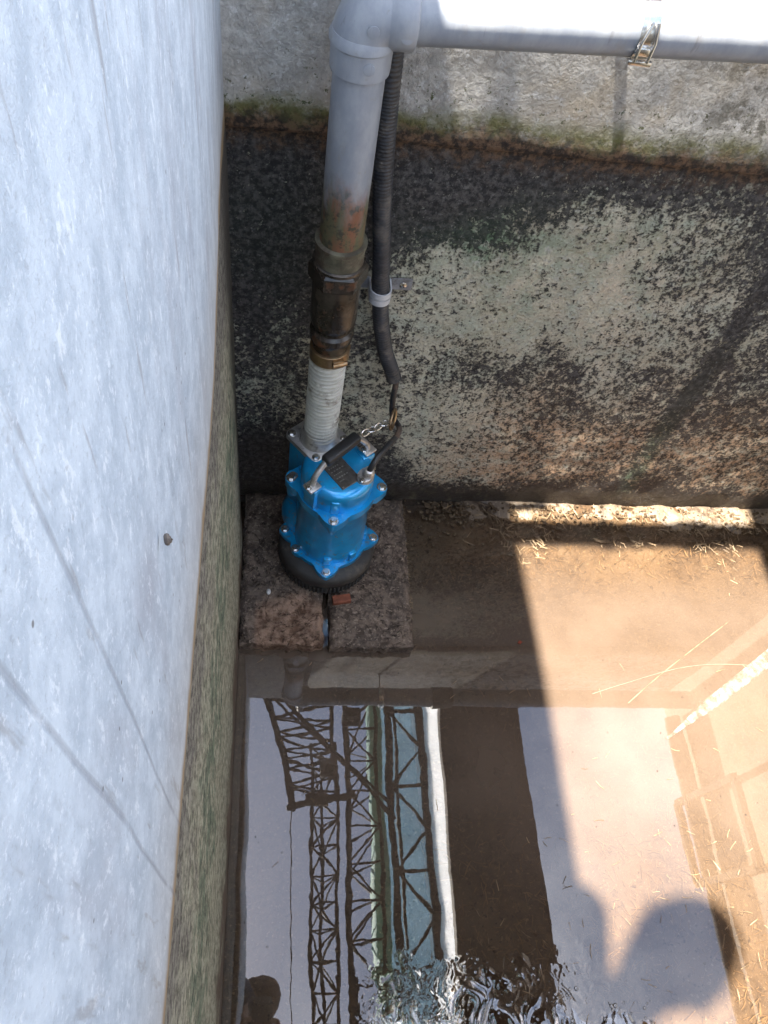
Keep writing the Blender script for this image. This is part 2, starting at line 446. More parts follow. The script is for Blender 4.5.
M_GROUND = simple('compacted_ground', (.20,.17,.13), .95, var=.35, scale=2, bump=.5, bdist=.02)
M_JACKET = simple('navy_work_cloth', (.035,.045,.075), .85, var=.3, scale=40, bump=.4)
M_TROUS = simple('grey_work_cloth', (.07,.07,.07), .9, var=.3, scale=40, bump=.4)
M_BOOT = simple('boot_rubber', (.03,.03,.03), .5, var=.2, scale=30)
M_SKIN = simple('skin', (.42,.25,.17), .5, var=.12, scale=30)
M_CAP = simple('brown_cap_cloth', (.09,.055,.035), .85, var=.25, scale=60)
M_HAIR = simple('black_hair', (.015,.012,.01), .5, var=.3, scale=200)
M_GLASS = simple('phone_black', (.01,.01,.012), .15, var=.1, scale=20)
M_SNAIL = simple('snail_shell', (.15,.12,.10), .5, var=.5, scale=200)
M_LEAFG = simple('green_leaf', (.10,.28,.05), .6, var=.3, scale=200)
M_LEAFR = simple('red_leaf', (.40,.07,.03), .6, var=.3, scale=200)

# ------------------------------------------------------------------ setting
# ground outside the tank, reaching the horizon, with a hole for the tank
bm = bmesh.new()
GZ = .75; B = 400
xs = [-B, -40, -8, -.14, 1.70, 8, 40, B]; ys = [-B, -40, -8, -2.24, .14, 8, 40, B]
vv = {}
for i, x in enumerate(xs):
    for j, y in enumerate(ys): vv[i, j] = bm.verts.new((x, y, GZ))
for i in range(len(xs)-1):
    for j in range(len(ys)-1):
        if i == 3 and j == 3: continue
        bm.faces.new((vv[i, j], vv[i+1, j], vv[i+1, j+1], vv[i, j+1]))
tag(link('ground', bm, M_GROUND, smooth=False), kind='structure')

# muddy bed of the pit
bm = bmesh.new()
nx, ny = 230, 300
g = {}
for i in range(nx+1):
    for j in range(ny+1):
        x = -.05 + 1.70*i/nx; y = .05 - 2.2*j/ny
        n = noise.fractal(Vector((x*9, y*9, .3)), 1.0, 2.0, 5)
        z = -.028 + .006*n
        bank = sstep(-.16, -.015, y)*sstep(.36, .50, x)
        z += bank*(.031 + .007*noise.fractal(Vector((x*28, y*28, 2)), 1, 2, 4))
        z += .010*sstep(-.62, -.80, y)*sstep(.4, .7, x)
        g[i, j] = bm.verts.new((x, y, z))
for i in range(nx):
    for j in range(ny):
        bm.faces.new((g[i, j], g[i+1, j], g[i+1, j+1], g[i, j+1]))
tag(link('pit_floor', bm, M_BED), kind='structure')

bm = bmesh.new()
bmesh.ops.create_grid(bm, x_segments=4, y_segments=4, size=.5)
bmesh.ops.transform(bm, matrix=Matrix.Translation((.80, -1.03, 0)) @ Matrix.Diagonal((1.66, 2.14, 1, 1)), verts=bm.verts)
tag(link('water', bm, M_WATER, smooth=False), kind='structure')

# back wall
def zones(x, z):
    n = noise.fractal(Vector((x*5, 0, z*5)), 1, 2, 3)*.10
    xx = x+n*.5; zz = z+n
    D = .46 + .10*noise.fractal(Vector((x*11, 2, z*11)), 1, 2, 4)
    D = D + (.44-.20*sstep(.28,.7,x)+.12*noise.noise(Vector((x*6, 4, z*8))))*sstep(.60, .86, zz + .05*noise.noise(Vector((x*14, 7, z*5))))
    D += .42*sstep(.36, .04, xx + .10*sstep(.75, .5, zz))*sstep(.42, .56, zz)
    D += .26*sstep(.56, .16, xx)*sstep(.52, .78, zz)
    D += .16*sstep(.22, .16, xx)*sstep(.60, .40, zz)
    D += .34*sstep(.30, .12, zz)*sstep(.42, .20, xx)
    D += .20*math.exp(-((xx-.45)**2/.05+(zz-.40)**2/.012))
    D -= .17*math.exp(-((xx-.50)**2/.05+(zz-.60)**2/.010))
    D -= .10*math.exp(-((xx-.36)**2/.01+(zz-.28)**2/.02))
    D += .20*sstep(.66, .95, xx)*sstep(.42, .66, zz)
    D += .24*sstep(.034, .006, abs(x-.835+n*.10))*sstep(.10, .35, z)*sstep(.75, .6, z)
    D += .10*sstep(.84, .92, xx)*sstep(.2, .4, zz)
    D += .22*sstep(.14, .04, zz)
    G = .85*math.exp(-((xx-.33)**2/.006+(zz-.69)**2/.004)) + .35*math.exp(-((xx-.50)**2/.06+(zz-.66)**2/.01))
    G += .8*sstep(.030, .010, abs(x-.835+n*.10))*sstep(.55, .2, zz) + .30*sstep(.22, .08, xx)*sstep(.55, .66, zz)*sstep(.8, .7, zz)
    W = sstep(.30, .62, xx + .25*(.3-zz))*sstep(.52, .22, zz) + .30*math.exp(-((xx-.6)**2/.06+(zz-.62)**2/.02)) + .5*sstep(.30, .2, xx)*sstep(.3, .1, zz)
    D += .10*sstep(.5, .8, x)*(1-2*abs(z-.35))
    return (max(0, min(.88, D)), max(0, min(1, G)), max(0, min(1, W)))

def wall_profile_back():
    pts = []
    z = -.10
    while z < .828: pts.append((0, z)); z += .012
    for k in range(7):
        a = k/6*math.pi/2
        pts.append((-.010*math.sin(a)+.000, .842+.010*(1-math.cos(a))-.0))
    z = .864
    while z < 1.30: pts.append((-.010, z)); z += .012
    return pts
prof = wall_profile_back()
bm = bmesh.new(); lay = bm.verts.layers.float_color.new('zones')
X0, X1, NX = -.10, 1.66, 200
rows = []
for i in range(NX+1):
    x = X0 + (X1-X0)*i/NX
    r = []
    for (yy, z) in prof:
        d = (.0022-.0017*sstep(.82, .87, z))*noise.fractal(Vector((x*12, 3, z*12)), 1, 2, 5)
        v = bm.verts.new((x, yy+d, z)); v[lay] = (*zones(x, z), 1); r.append(v)
    for (yy, z) in ((-.002, 1.31), (.15, 1.31), (.15, -.10)):
        v = bm.verts.new((x, yy, z)); v[lay] = (.5, 0, 0, 1); r.append(v)
    rows.append(r)
for A, Bq in zip(rows, rows[1:]):
    for k in range(len(A)-1): bm.faces.new((A[k], A[k+1], Bq[k+1], Bq[k]))
tag(link('back_wall', bm, M_BACK, sharp=60), 'concrete back wall with pale top band and mould speckled lower face', 'wall')

# left wall: rendered upper face slightly proud of the stained foot
def delta(y):
    return .0135*sstep(-.02, -.50, y) if y > -.5 else .0135
bm = bmesh.new()
rows = []; y = .16
ysl = []
while y > -2.26: ysl.append(y); y -= .012
for y in ysl:
    d = delta(y); r = []
    z = -.10
    while z < .835:
        foot = .012*(1-max(0, z)/.85)*sstep(0, -.15, y)
        r.append(bm.verts.new((foot+.0012*noise.fractal(Vector((1, y*16, z*10)), 1, 2, 4), y, z))); z += .014
    for k in range(7):
        a = k/6*math.pi/2
        r.append(bm.verts.new((d*math.sin(a)+.0012*noise.fractal(Vector((1, y*16, 8.4)), 1, 2, 4)*(1-k/6), y, .846+.004*noise.noise(Vector((0, y*20, 0)))+.012*(1-math.cos(a)))))
    z = .872
    while z < 1.665:
        r.append(bm.verts.new((d+.0006*noise.fractal(Vector((4, y*14, z*7)), 1, 2, 4), y, z))); z += .014
    r.append(bm.verts.new((d-.003, y, 1.683))); r.append(bm.verts.new((d-.012, y, 1.69)))
    r.append(bm.verts.new((-.15, y, 1.69))); r.append(bm.verts.new((-.15, y, -.10)))
    rows.append(r)
for A, Bq in zip(rows, rows[1:]):
    for k in range(len(A)-1): bm.faces.new((A[k], A[k+1], Bq[k+1], Bq[k]))
bm.faces.new(rows[0]); bm.faces.new(rows[-1][::-1])
tag(link('left_wall', bm, M_LEFT, sharp=60), 'tall pale bluish concrete wall filling the left side of the pit', 'wall')

bm = bmesh.new(); box(bm, (1.63, -1.045, .61), (.16, 2.41, 1.44), bevel=.008)
tag(link('right_wall', bm, M_CONC), 'sunlit concrete wall closing the right side of the pit', 'wall')
bm = bmesh.new(); box(bm, (.775, -2.17, .60), (1.53, .15, 1.40), bevel=.008)
tag(link('near_wall', bm, M_CONC), 'low concrete wall closing the near end of the pit behind the viewer', 'wall')

# ------------------------------------------------------------------ slabs under the pump
def slab(x0, x1, y0, y1, zt, mat, label, seed):
    bm = bmesh.new(); nx, ny = 56, 104
    top = {}
    def edge(x, y):
        u = min(x-x0, x1-x)/(x1-x0); v = min(y-y0, y1-y)
        return min(x-x0, x1-x, y-y0, y1-y)
    for i in range(nx+1):
        for j in range(ny+1):
            x = x0+(x1-x0)*i/nx; y = y0+(y1-y0)*j/ny
            e = edge(x, y)
            jx = .0045*noise.fractal(Vector((seed, y*40, 1)), 1, 2, 3) if i in (0, nx) else 0
            jy = .0045*noise.fractal(Vector((x*40, seed, 1)), 1, 2, 3) if j in (0, ny) else 0
            z = zt - .008*(1-sstep(0, .010, e)) + .0045*noise.fractal(Vector((x*24+seed, y*24, 0)), 1, 2, 5) + .0022*noise.fractal(Vector((x*110, y*110, seed)), 1, 2, 3)
            top[i, j] = bm.verts.new((x+jx, y+jy, z))
    for i in range(nx):
        for j in range(ny):
            bm.faces.new((top[i, j], top[i+1, j], top[i+1, j+1], top[i, j+1]))
    loop = [top[i, 0] for i in range(nx+1)] + [top[nx, j] for j in range(1, ny+1)] + [top[i, ny] for i in range(nx-1, -1, -1)] + [top[0, j] for j in range(ny-1, 0, -1)]
    prev = loop
    for z in (.018, .004, -.05):
        cur = []
        for v in loop:
            cx, cy = (x0+x1)/2, (y0+y1)/2
            k = .002*noise.fractal(Vector((v.co.x*60, v.co.y*60, z*50)), 1, 2, 3)
            d = Vector((v.co.x-cx, v.co.y-cy, 0)).normalized()
            cur.append(bm.verts.new((v.co.x+d.x*k, v.co.y+d.y*k, z)))
        n = len(loop)
        for q in range(n):
            bm.faces.new((prev[q], cur[q], cur[(q+1) % n], prev[(q+1) % n]))
        prev = cur
    o = link('stone_slab', bm, mat, sharp=60)
    return tag(o, label, 'paving slab', 'stone slabs under the pump')
slab(.013, .171, -.352, -.016, .036, M_PAVW, 'dark stone slab against the left wall with a warm sunlit patch painted on its front corner', 1.3)
slab(.184, .346, -.355, -.018, .034, M_PAVL, 'dark grey-brown cracked stone slab with its right side in open water', 5.1)

# small reddish block beside the gap, standing in for a lit patch
bm = bmesh.new(); box(bm, (.207, -.262, .040), (.036, .017, .012), rz(.15), .002)
tag(link('lit_patch_chip', bm, M_LITCHIP), 'small reddish block standing in for a lit patch in front of the pump beside the gap', 'painted light patch')
bm = bmesh.new(); bmesh.ops.create_icosphere(bm, subdivisions=2, radius=.0045, matrix=Matrix.Translation((.066, -.247, .040)) @ Matrix.Diagonal((1, 1.4, .7, 1)))
tag(link('pebble', bm, M_WHITE), 'small pale pebble on the left slab beside the pump foot', 'pebble')

# ------------------------------------------------------------------ the pump
PX, PY = .180, -.152
pump = empty('submersible_pump', (PX, PY, .036), 'blue submersible pump with black rubber foot standing on two dark slabs', 'pump')
def bolt(parent, x, y, z, r=.0058, mat=None, axis=(0,0,1)):
    bm = bmesh.new(); ax = Vector(axis)
    lathe(bm, [(r*1.45, 0), (r*1.45, .0016), (r*1.4, .002)], (x, y, z), ax, 20)
    lathe(bm, [(r, .0018), (r, .0055), (r*.85, .0066)], (x, y, z), ax, 6)
    return link('bolt', bm, mat or M_STEEL, parent)
# rubber foot with strainer slots
bm = bmesh.new()
cx, cy = PX-.003, PY-.004
lathe(bm, [(.086, .034), (.0905, .036), (.0905, .060), (.0925, .062), (.0945, .066), (.0945, .080), (.0925, .087), (.086, .092), (.06, .095)], (cx, cy, 0), seg=72)
foot = link('rubber_foot', bm, M_RUBBER, pump, sharp=50)
bm = bmesh.new()
for k in range(72):
    a = 2*math.pi*k/72
    for zz in (.040, .047, .054):
        box(bm, (cx+.0912*math.cos(a), cy+.0912*math.sin(a), zz), (.005, .0040, .0040), rz(a), .0008, 1)
link('strainer', bm, M_RUBBER, foot)
# flange helper with four pointed ears
def eared(rb, rear, ang0, n=200, w=.30, extra=()):
    out = []
    for i in range(n):
        a = 2*math.pi*i/n; r = rb
        for k in range(4):
            c = ang0 + k*math.pi/2
            d = abs((a-c+math.pi) % (2*math.pi) - math.pi)
            rr = rb+(rear-rb)*max(0, 1-(d/w))**.8 if d < w else rb
            r = max(r, min(rr, rear-.0015))
        for c, re, ww in extra:
            d = abs((a-c+math.pi) % (2*math.pi) - math.pi)
            if d < ww: r = max(r, rb+(re-rb)*math.cos(d/ww*math.pi/2))
        out.append((PX+r*math.cos(a), PY+r*math.sin(a)))
    return out
A0 = R(-95)
bm = bmesh.new()
prism(bm, eared(.074, .0985, A0, w=.34, extra=((R(-152), .082, .25), (R(125), .09, .7))), .095, .106, .002)
lower = link('lower_flange', bm, M_BLUE, pump)
for k in range(4): bolt(lower, PX+.086*math.cos(A0+k*math.pi/2), PY+.086*math.sin(A0+k*math.pi/2), .106)
bolt(lower, PX+.074*math.cos(R(-152)), PY+.074*math.sin(R(-152)), .106)
# motor body
bm = bmesh.new()
lathe(bm, [(.0665, .104), (.0665, .128), (.0655, .130), (.0655, .262), (.069, .272)], (PX, PY, 0), seg=72)
for a in (R(-95), R(-52), R(-5)):
    q = rz(a)
    box(bm, Vector((PX, PY, .118))+q @ Vector((.066, 0, 0)), (.012, .016, .022), q, .003)
body = link('motor_body', bm, M_BLUE, pump, sharp=40)
# upper flange
bm = bmesh.new()
prism(bm, eared(.0715, .0915, A0, w=.36), .266, .284, .0022)
upper = link('upper_flange', bm, M_BLUE, pump)
for k in range(4):
    a = A0+k*math.pi/2
    bolt(upper, PX+.080*math.cos(a), PY+.080*math.sin(a), .284, .0062)
# bosses under upper ears
for k in range(4):
    bm = bmesh.new(); a = A0+k*math.pi/2
    lathe(bm, [(.005, .236), (.010, .252), (.011, .268)], (PX+.074*math.cos(a), PY+.074*math.sin(a), 0), seg=20)
    link('ear_boss', bm, M_BLUE, upper)
# cap with rounded shoulder and two lugs
bm = bmesh.new()
lathe(bm, [(.0635, .283), (.0635, .318), (.0615, .325), (.057, .3295), (.050, .3315), (.02, .3320)], (PX, PY, 0), seg=72)
for (x, y) in ((.134, -.196), (.228, -.118)):
    a = math.atan2(y-PY, x-PX)
    box(bm, (PX+.057*math.cos(a), PY+.057*math.sin(a), .309), (.026, .026, .050), rz(a), .003)
box(bm, (PX+.060*math.cos(A0), PY+.060*math.sin(A0), .300), (.012, .016, .034), rz(A0), .003)
cap = link('motor_cap', bm, M_BLUE, pump, sharp=40)
# nameplate
bm = bmesh.new()
qa = rz(R(-53))
box(bm, (.183, -.163, .3332), (.062, .040, .0022), qa, .0006, 1)
plate = link('nameplate', bm, M_PLATE, pump, smooth=False)
bm = bmesh.new()
for r_ in range(6):
    x = -.022 + r_*.0075
    L = (.030, .022, .028, .018, .026, .010)[r_]
    n = 5
    for c_ in range(n):
        box(bm, Vector((.183, -.163, .3345)) + qa @ Vector((x, -.014+L*c_/n, 0)), (.0022, L/n*.6, .0004), qa)
for sx in (-1, 1):
    for sy in (-1, 1):
        box(bm, Vector((.183, -.163, .3345)) + qa @ Vector((sx*.028, sy*.017, 0)), (.003, .003, .0008), qa)
link('plate_lettering', bm, M_PLATE2, plate, smooth=False)
# handle
handle = empty('handle', (.18, -.155, .333)); handle.parent = pump
handle.matrix_parent_inverse = world_of(pump).inverted()
h1 = Vector((.134, -.197, .336)); h2 = Vector((.230, -.117, .336))
bm = bmesh.new()
for p in (h1, h2): box(bm, p + Vector((0, 0, .002)), (.024, .022, .005), rz(R(40)), .0015)
pts = catmull([h1, h1+Vector((.004, .006, .022)), (.150, -.179, .374), (.158, -.171, .381), (.181, -.149, .384), (.203, -.129, .381), (.214, -.122, .372), h2+Vector((-.003, -.001, .018)), h2], 6)
tube(bm, pts, .0052, 12)
link('handle_bracket', bm, M_ALU, handle)
for p in (h1, h2):
    bolt(handle, p.x-.006, p.y-.004, p.z+.004, .0045)
bm = bmesh.new()
a, b = Vector((.152, -.178, .382)), Vector((.208, -.126, .386))
q = (b-a).to_track_quat('X', 'Z').to_matrix()
box(bm, (a+b)/2, ((b-a).length, .020, .017), q, .005, 3)
link('grip', bm, M_GRIP, handle)
# cable gland
bm = bmesh.new()
g0 = Vector((.229, -.170, .330))
qg = rz(R(20))
prism_pts = []
for k in range(28):
    a = 2*math.pi*k/28
    prism_pts.append((g0.x+.019*math.cos(a)*math.cos(.9)-.013*math.sin(a)*math.sin(.9)-.004, g0.y+.019*math.cos(a)*math.sin(.9)+.013*math.sin(a)*math.cos(.9)))
prism(bm, prism_pts, .322, .338, .002)
lathe(bm, [(.0105, .337), (.0105, .346), (.008, .352), (.0065, .353)], (g0.x, g0.y, 0), seg=24)
gl = link('cable_gland', bm, M_ALU, pump)
bolt(gl, g0.x-.011, g0.y-.013, .338, .0036)
bolt(gl, g0.x+.008, g0.y+.014, .338, .0036)
# cable from the gland up into the conduit
bm = bmesh.new()
cpts = catmull([(.229, -.170, .346), (.233, -.168, .362), (.243, -.155, .372), (.262, -.130, .372), (.279, -.103, .362), (.286, -.078, .352), (.280, -.058, .348), (.274, -.047, .358), (.272, -.040, .390), (.272, -.036, .425), (.262, -.035, .452)], 8)
tube(bm, cpts, .0052, 12)
link('power_cable', bm, M_CABLE, pump)
# discharge casing (column at the back left) and its flange plate
DX, DY = .145, -.088
def rsq(cx, cy, h, rot, rad, n=6):
    out = []
    for k in range(4):
        c = Vector(((h-rad), (h-rad)))
        for i in range(n+1):
            a = k*math.pi/2 + i/n*math.pi/2
            b0 = (1, 1) if k == 0 else (-1, 1) if k == 1 else (-1, -1) if k == 2 else (1, -1)
            x = b0[0]*(h-rad)+rad*math.cos(a); y = b0[1]*(h-rad)+rad*math.sin(a)
            out.append((cx+x*math.cos(rot)-y*math.sin(rot), cy+x*math.sin(rot)+y*math.cos(rot)))
    return out
bm = bmesh.new()
prism(bm, rsq(DX-.002, DY-.002, .037, R(40), .014), .100, .322, .001)
# volute bulge at the foot of the column
lathe(bm, [(.052, .104), (.052, .122), (.044, .140), (.03, .150)], (DX-.006, DY-.016, 0), seg=40)
# web between column and motor
box(bm, (.150, -.128, .200), (.050, .060, .190), rz(R(-50)), .006)
link('discharge_casing', bm, M_BLUE, pump, sharp=40)
bm = bmesh.new()
prism(bm, rsq(DX, DY, .0415, R(40), .009), .3222, .332, .0015)
lathe(bm, [(.036, .331), (.034, .337), (.030, .350), (.0285, .362)], (DX+.002, DY, 0), seg=40)
fl = link('discharge_flange', bm, M_ALU, pump, sharp=40)
for k in range(4):
    a = R(85)+k*math.pi/2
    bolt(fl, DX+.046*math.cos(a), DY+.046*math.sin(a), .332, .005)
# side bosses of the casing
for (x, y, z) in ((.104, -.140, .283),):
    bm = bmesh.new(); lathe(bm, [(.010, z-.05), (.0125, z-.01), (.0125, z)], (x, y, 0), seg=24)
    o = link('casing_boss', bm, M_BLUE, pump)
    bolt(o, x, y, z, .0058)

# chain tying the cable to the handle
bm = bmesh.new()
def ringlink(bm, c, r, t, ax, rr=.0016):
    ax = Vector(ax).normalized(); u = Vector(t).normalized(); v = ax.cross(u).normalized()
    pts = [Vector(c)+u*(r*1.45*math.cos(2*math.pi*k/18))+v*(r*math.sin(2*math.pi*k/18)) for k in range(19)]
    tube(bm, pts, rr, 8, cap=False)
L0, L1 = Vector((.216, -.117, .381)), Vector((.262, -.082, .372))
d = (L1-L0)
for k in range(4):
    c = L0+d*(k+.5)/4
    ringlink(bm, c, .0062, d, (0, .3, 1) if k % 2 else (.7, -.8, .45))
tag(link('steel_chain', bm, M_STEEL), 'short bright steel chain between the pump handle and its cable', 'chain')
bm = bmesh.new()
ringlink(bm, (.274, -.068, .362), .0125, (.2, .8, .6), (1, -.3, .3), .0026)
tag(link('shackle', bm, M_BRASS), 'brownish shackle ring at the end of the chain around the cable', 'shackle')

# ------------------------------------------------------------------ hose with band
HX, HY = .149, -.090
hose = empty('ribbed_hose', (HX, HY, .34), 'cream ribbed suction hose rising from the pump to the metal fitting', 'hose')
bm = bmesh.new()
prof = []; z = .345
lean = 0
while z < .540:
    for dz, rr in ((0, .0245), (.0020, .0288), (.0046, .0288), (.0066, .0245)):
        prof.append((rr, z+dz))
    z += .0086
lathe(bm, prof, (HX-.001, HY, 0), seg=40)
link('hose_tube', bm, M_HOSE, hose, sharp=50)
bm = bmesh.new()
lathe(bm, [(.0285, .540), (.0305, .541), (.0305, .562), (.0285, .563)], (HX, HY, 0), seg=40)
box(bm, (HX+.012, HY-.030, .552), (.018, .006, .014), rz(R(20)), .002)
lathe(bm, [(.004, 0), (.004, .022)], (HX+.004, HY-.034, .552), (1, .36, 0), seg=12)
link('hose_band', bm, M_BRASS, hose)

# ------------------------------------------------------------------ discharge pipe
pipe = empty('discharge_pipe', (HX, HY, .56), 'grey plastic discharge pipe rising from the hose and turning right along the wall', 'pipe')
bm = bmesh.new()
lathe(bm, [(.0265, .555), (.0265, .575), (.0315, .582), (.0325, .590), (.0325, .598), (.028, .602), (.028, .610)], (HX, HY, 0), seg=40)
lathe(bm, [(.0285, .606), (.0325, .616), (.0335, .624), (.0335, .690), (.031, .696)], (HX, HY, 0), seg=40)
ad = link('pipe_adapter', bm, M_OLDMET, pipe, sharp=40)
bm = bmesh.new()
lathe(bm, [(.038, .692), (.0405, .695), (.0405, .716), (.037, .720)], (HX, HY, 0), seg=6)
lathe(bm, [(.0325, .7185), (.0360, .720), (.0360, .724), (.033, .7255)], (HX, HY, 0), seg=40)
un = link('union_nut', bm, M_OLDMET, pipe, sharp=20)
bm = bmesh.new()
lathe(bm, [(.0325, .718), (.0325, .750), (.0345, .752), (.0345, .757), (.030, .758)], (HX, HY, 0), seg=40)
link('pipe_socket', bm, M_UNION, pipe, sharp=40)
bm = bmesh.new()
lathe(bm, [(.0285, .752), (.0285, .85), (.0285, .990)], (HX, HY, 0), seg=48)
link('vertical_pipe', bm, M_PVC, pipe)
# elbow
EZ = 1.038; BR = .027
bm = bmesh.new()
tube(bm, [(HX+BR-BR*math.cos(a), HY, EZ-BR+BR*math.sin(a)) for a in [i/14*math.pi/2 for i in range(15)]], .0325, 40)
lathe(bm, [(.0290, .978), (.0320, .979), (.0325, .984), (.0328, 1.006), (.0350, 1.008), (.0350, 1.013), (.0325, 1.019)], (HX, HY, 0), seg=48)
lathe(bm, [(.0325, -.004), (.0335, .0), (.0345, .003), (.0345, .022), (.033, .024), (.0290, .025)], (HX+BR, HY, EZ), (1, 0, .02), seg=48)
elb = link('elbow', bm, M_PVC, pipe, sharp=40)
for (x, z) in ((.156, 1.032), (.156, .995), (.190, 1.030)):
    bm = bmesh.new(); lathe(bm, [(.0062, -.0012), (.0062, .0002), (.0050, .0005)], (x, HY-.0328, z), (0, -1, .0), seg=20)
    link('moulded_mark', bm, M_PVC, elb)
bm = bmesh.new()
hp0 = Vector((HX+BR+.015, HY, EZ)); hp1 = Vector((1.60, HY, 1.118))
tube(bm, [hp0+(hp1-hp0)*k/40 for k in range(41)], .0285, 48)
link('horizontal_pipe', bm, M_PVC, pipe)
bm = bmesh.new()
hm = hp0+(hp1-hp0)*((.600-hp0.x)/(hp1.x-hp0.x))
lathe(bm, [(.029, 0), (.0335, .002), (.0335, .070), (.029, .072)], hm, (hp1-hp0), seg=48)
link('pipe_coupling', bm, M_UNION, pipe)

# clip with a strut to the wall
clip = empty('pipe_clip', (.433, -.09, 1.05), 'bright steel snap clip around the horizontal pipe, tied back to the wall', 'pipe clip')
cc = hp0+(hp1-hp0)*((.433-hp0.x)/(hp1.x-hp0.x))
bm = bmesh.new()
lathe(bm, [(.0288, -.009), (.0302, -.009), (.0302, .009), (.0288, .009)], cc, (hp1-hp0), seg=48, cap=False)
link('clip_band', bm, M_STEEL, clip)
bm = bmesh.new()
qd = Vector((0, -.030, -.004))
for sx in (-.007, .007):
    tube(bm, [cc+Vector((sx, -.0325, -.020)), cc+Vector((sx, -.0345, .0)), cc+Vector((sx*.4+.002, -.0300, .018))], .0016, 8)
box(bm, cc+Vector((0, -.031, -.010)), (.018, .005, .008), None, .001)
box(bm, cc+Vector((0, -.029, -.022)), (.026, .006, .005), None, .001)
link('clip_latch', bm, M_STEEL, clip)
bm = bmesh.new()
box(bm, cc+Vector((0, .055, .0)), (.006, .052, .004), None, .001)
box(bm, cc+Vector((0, .078, .0)), (.012, .004, .012), None, .001)
link('wall_strut', bm, M_ALU, clip)

# ------------------------------------------------------------------ conduit and saddle
CY = -.032
bm = bmesh.new()
cp = catmull([(.186, CY+.004, 1.36), (.186, CY, 1.15), (.188, CY, 1.02), (.190, CY, .96), (.1945, CY, .875), (.2025, CY, .775), (.2130, CY, .690), (.2205, CY+.005, .620), (.2290, CY, .560), (.2440, CY, .495), (.2630, CY, .445), (.2680, CY, .428)], 26)
fine = []
acc = 0
for a_, b_ in zip(cp, cp[1:]):
    L_ = (b_-a_).length; k_ = max(1, round(L_/.0013))
    for q_ in range(k_): fine.append(a_.lerp(b_, q_/k_))
tube(bm, fine, .0125, 20, rf=lambda i: .0129 if i % 4 < 2 else .0120)
tag(link('cable_conduit', bm, M_CONDUIT, sharp=80), 'black corrugated cable conduit hanging beside the grey pipe', 'conduit')
sad = empty('conduit_saddle', (.221, -.002, .612), 'pale saddle clamp holding the black conduit to the mouldy wall', 'clamp')
bm = bmesh.new()
sc = Vector((.2215, -.027, .610))
for zc in (-.006, .006):
    pts = [sc+Vector((.0155*math.cos(a), -.0155*math.sin(a), zc)) for a in [math.pi*k/20 for k in range(21)]]
    pts = [Vector((sc.x+.0155, -.004, sc.z+zc))] + pts + [Vector((sc.x-.0155, -.004, sc.z+zc))]
    for a, b in zip(pts, pts[1:]): bar(bm, a, b, .0022, .010)
link('saddle_band', bm, M_WHITE, sad)
for sx in (-1, 1):
    bm = bmesh.new(); box(bm, (sc.x+sx*.033, -.005, .612), (.034, .003, .022), None, .0012)
    e = link('saddle_ear', bm, M_EAR, sad)
    bm = bmesh.new(); lathe(bm, [(.006, 0), (.0055, .002), (.003, .0035)], (sc.x+sx*.036, -.0062, .612), (0, -1, 0), seg=16)
    link('screw', bm, M_STEEL, e)

# ------------------------------------------------------------------ small things
bm = bmesh.new(); sn = Vector((.0165, -.727, 1.083))
pts = []
for k in range(40):
    t = k/39; a = t*4.5*math.pi; r = .0035*(1-t*.85)*.6
    pts.append(sn + Vector((.001+t*.003, r*math.cos(a), r*math.sin(a))))
tube(bm, pts, .002, 8, rf=lambda i: .0013*(1-i/42)+.0003)
tag(link('snail', bm, M_SNAIL), 'tiny dark snail stuck to the pale left wall', 'snail')
bm = bmesh.new(); vs = [bm.verts.new(v) for v in ((.562, -.336, .003), (.567, -.331, .004), (.573, -.334, .003), (.567, -.339, .0035))]; bm.faces.new(vs)
bmesh.ops.solidify(bm, geom=bm.faces, thickness=.0006)
tag(link('fallen_leaf', bm, M_LEAFR), 'tiny red leaf floating on the brown water near the shade edge', 'leaf')

# pale ribbed plastic strip lying in the water
bm = bmesh.new()
a, b = Vector((.832, -.531, .004)), Vector((1.26, -.268, .010))
d = (b-a).normalized(); nrm = Vector((-d.y, d.x, 0)); L = (b-a).length; n = 90
rows = []
for i in range(n+1):
    t = i/n; w = .003 + .007*sstep(0, .3, t) + .007*t
    z = .0012+.0014*math.sin(i*1.1)
    c = a+d*(L*t)
    rows.append([bm.verts.new((c.x+nrm.x*w*s, c.y+nrm.y*w*s, z+(.003 if abs(s) < 1 else 0))) for s in (-1, -.8, .8, 1)] + [bm.verts.new((c.x+nrm.x*w*s, c.y+nrm.y*w*s, z-.0015)) for s in (1, -1)])
for A, Bq in zip(rows, rows[1:]):
    for k in range(6): bm.faces.new((A[k], A[(k+1) % 6], Bq[(k+1) % 6], Bq[k]))
bm.faces.new(rows[0]); bm.faces.new(rows[-1][::-1])
tag(link('plastic_strip', bm, M_STRIP, sharp=20), 'white ribbed plastic strip sunk diagonally in the sunlit water', 'plastic strip')
bm = bmesh.new(); tube(bm, catmull([(.70, -.441, .0), (.77, -.421, .001), (.895, -.389, .001), (1.0, -.381, .001), (1.14, -.390, .0)], 8), .0006, 6)
tag(link('floating_wire', bm, M_WIRE), 'thin pale curved wire crossing the white plastic strip in the water', 'wire')
bm = bmesh.new(); tube(bm, catmull([(.770, -.460, .0), (.84, -.410, .0005), (.94, -.345, .0005), (1.03, -.288, .0)], 6), .0006, 6)
tag(link('reed_stem', bm, M_STRAW), 'thin straight pale stem floating beyond the white plastic strip', 'stem')

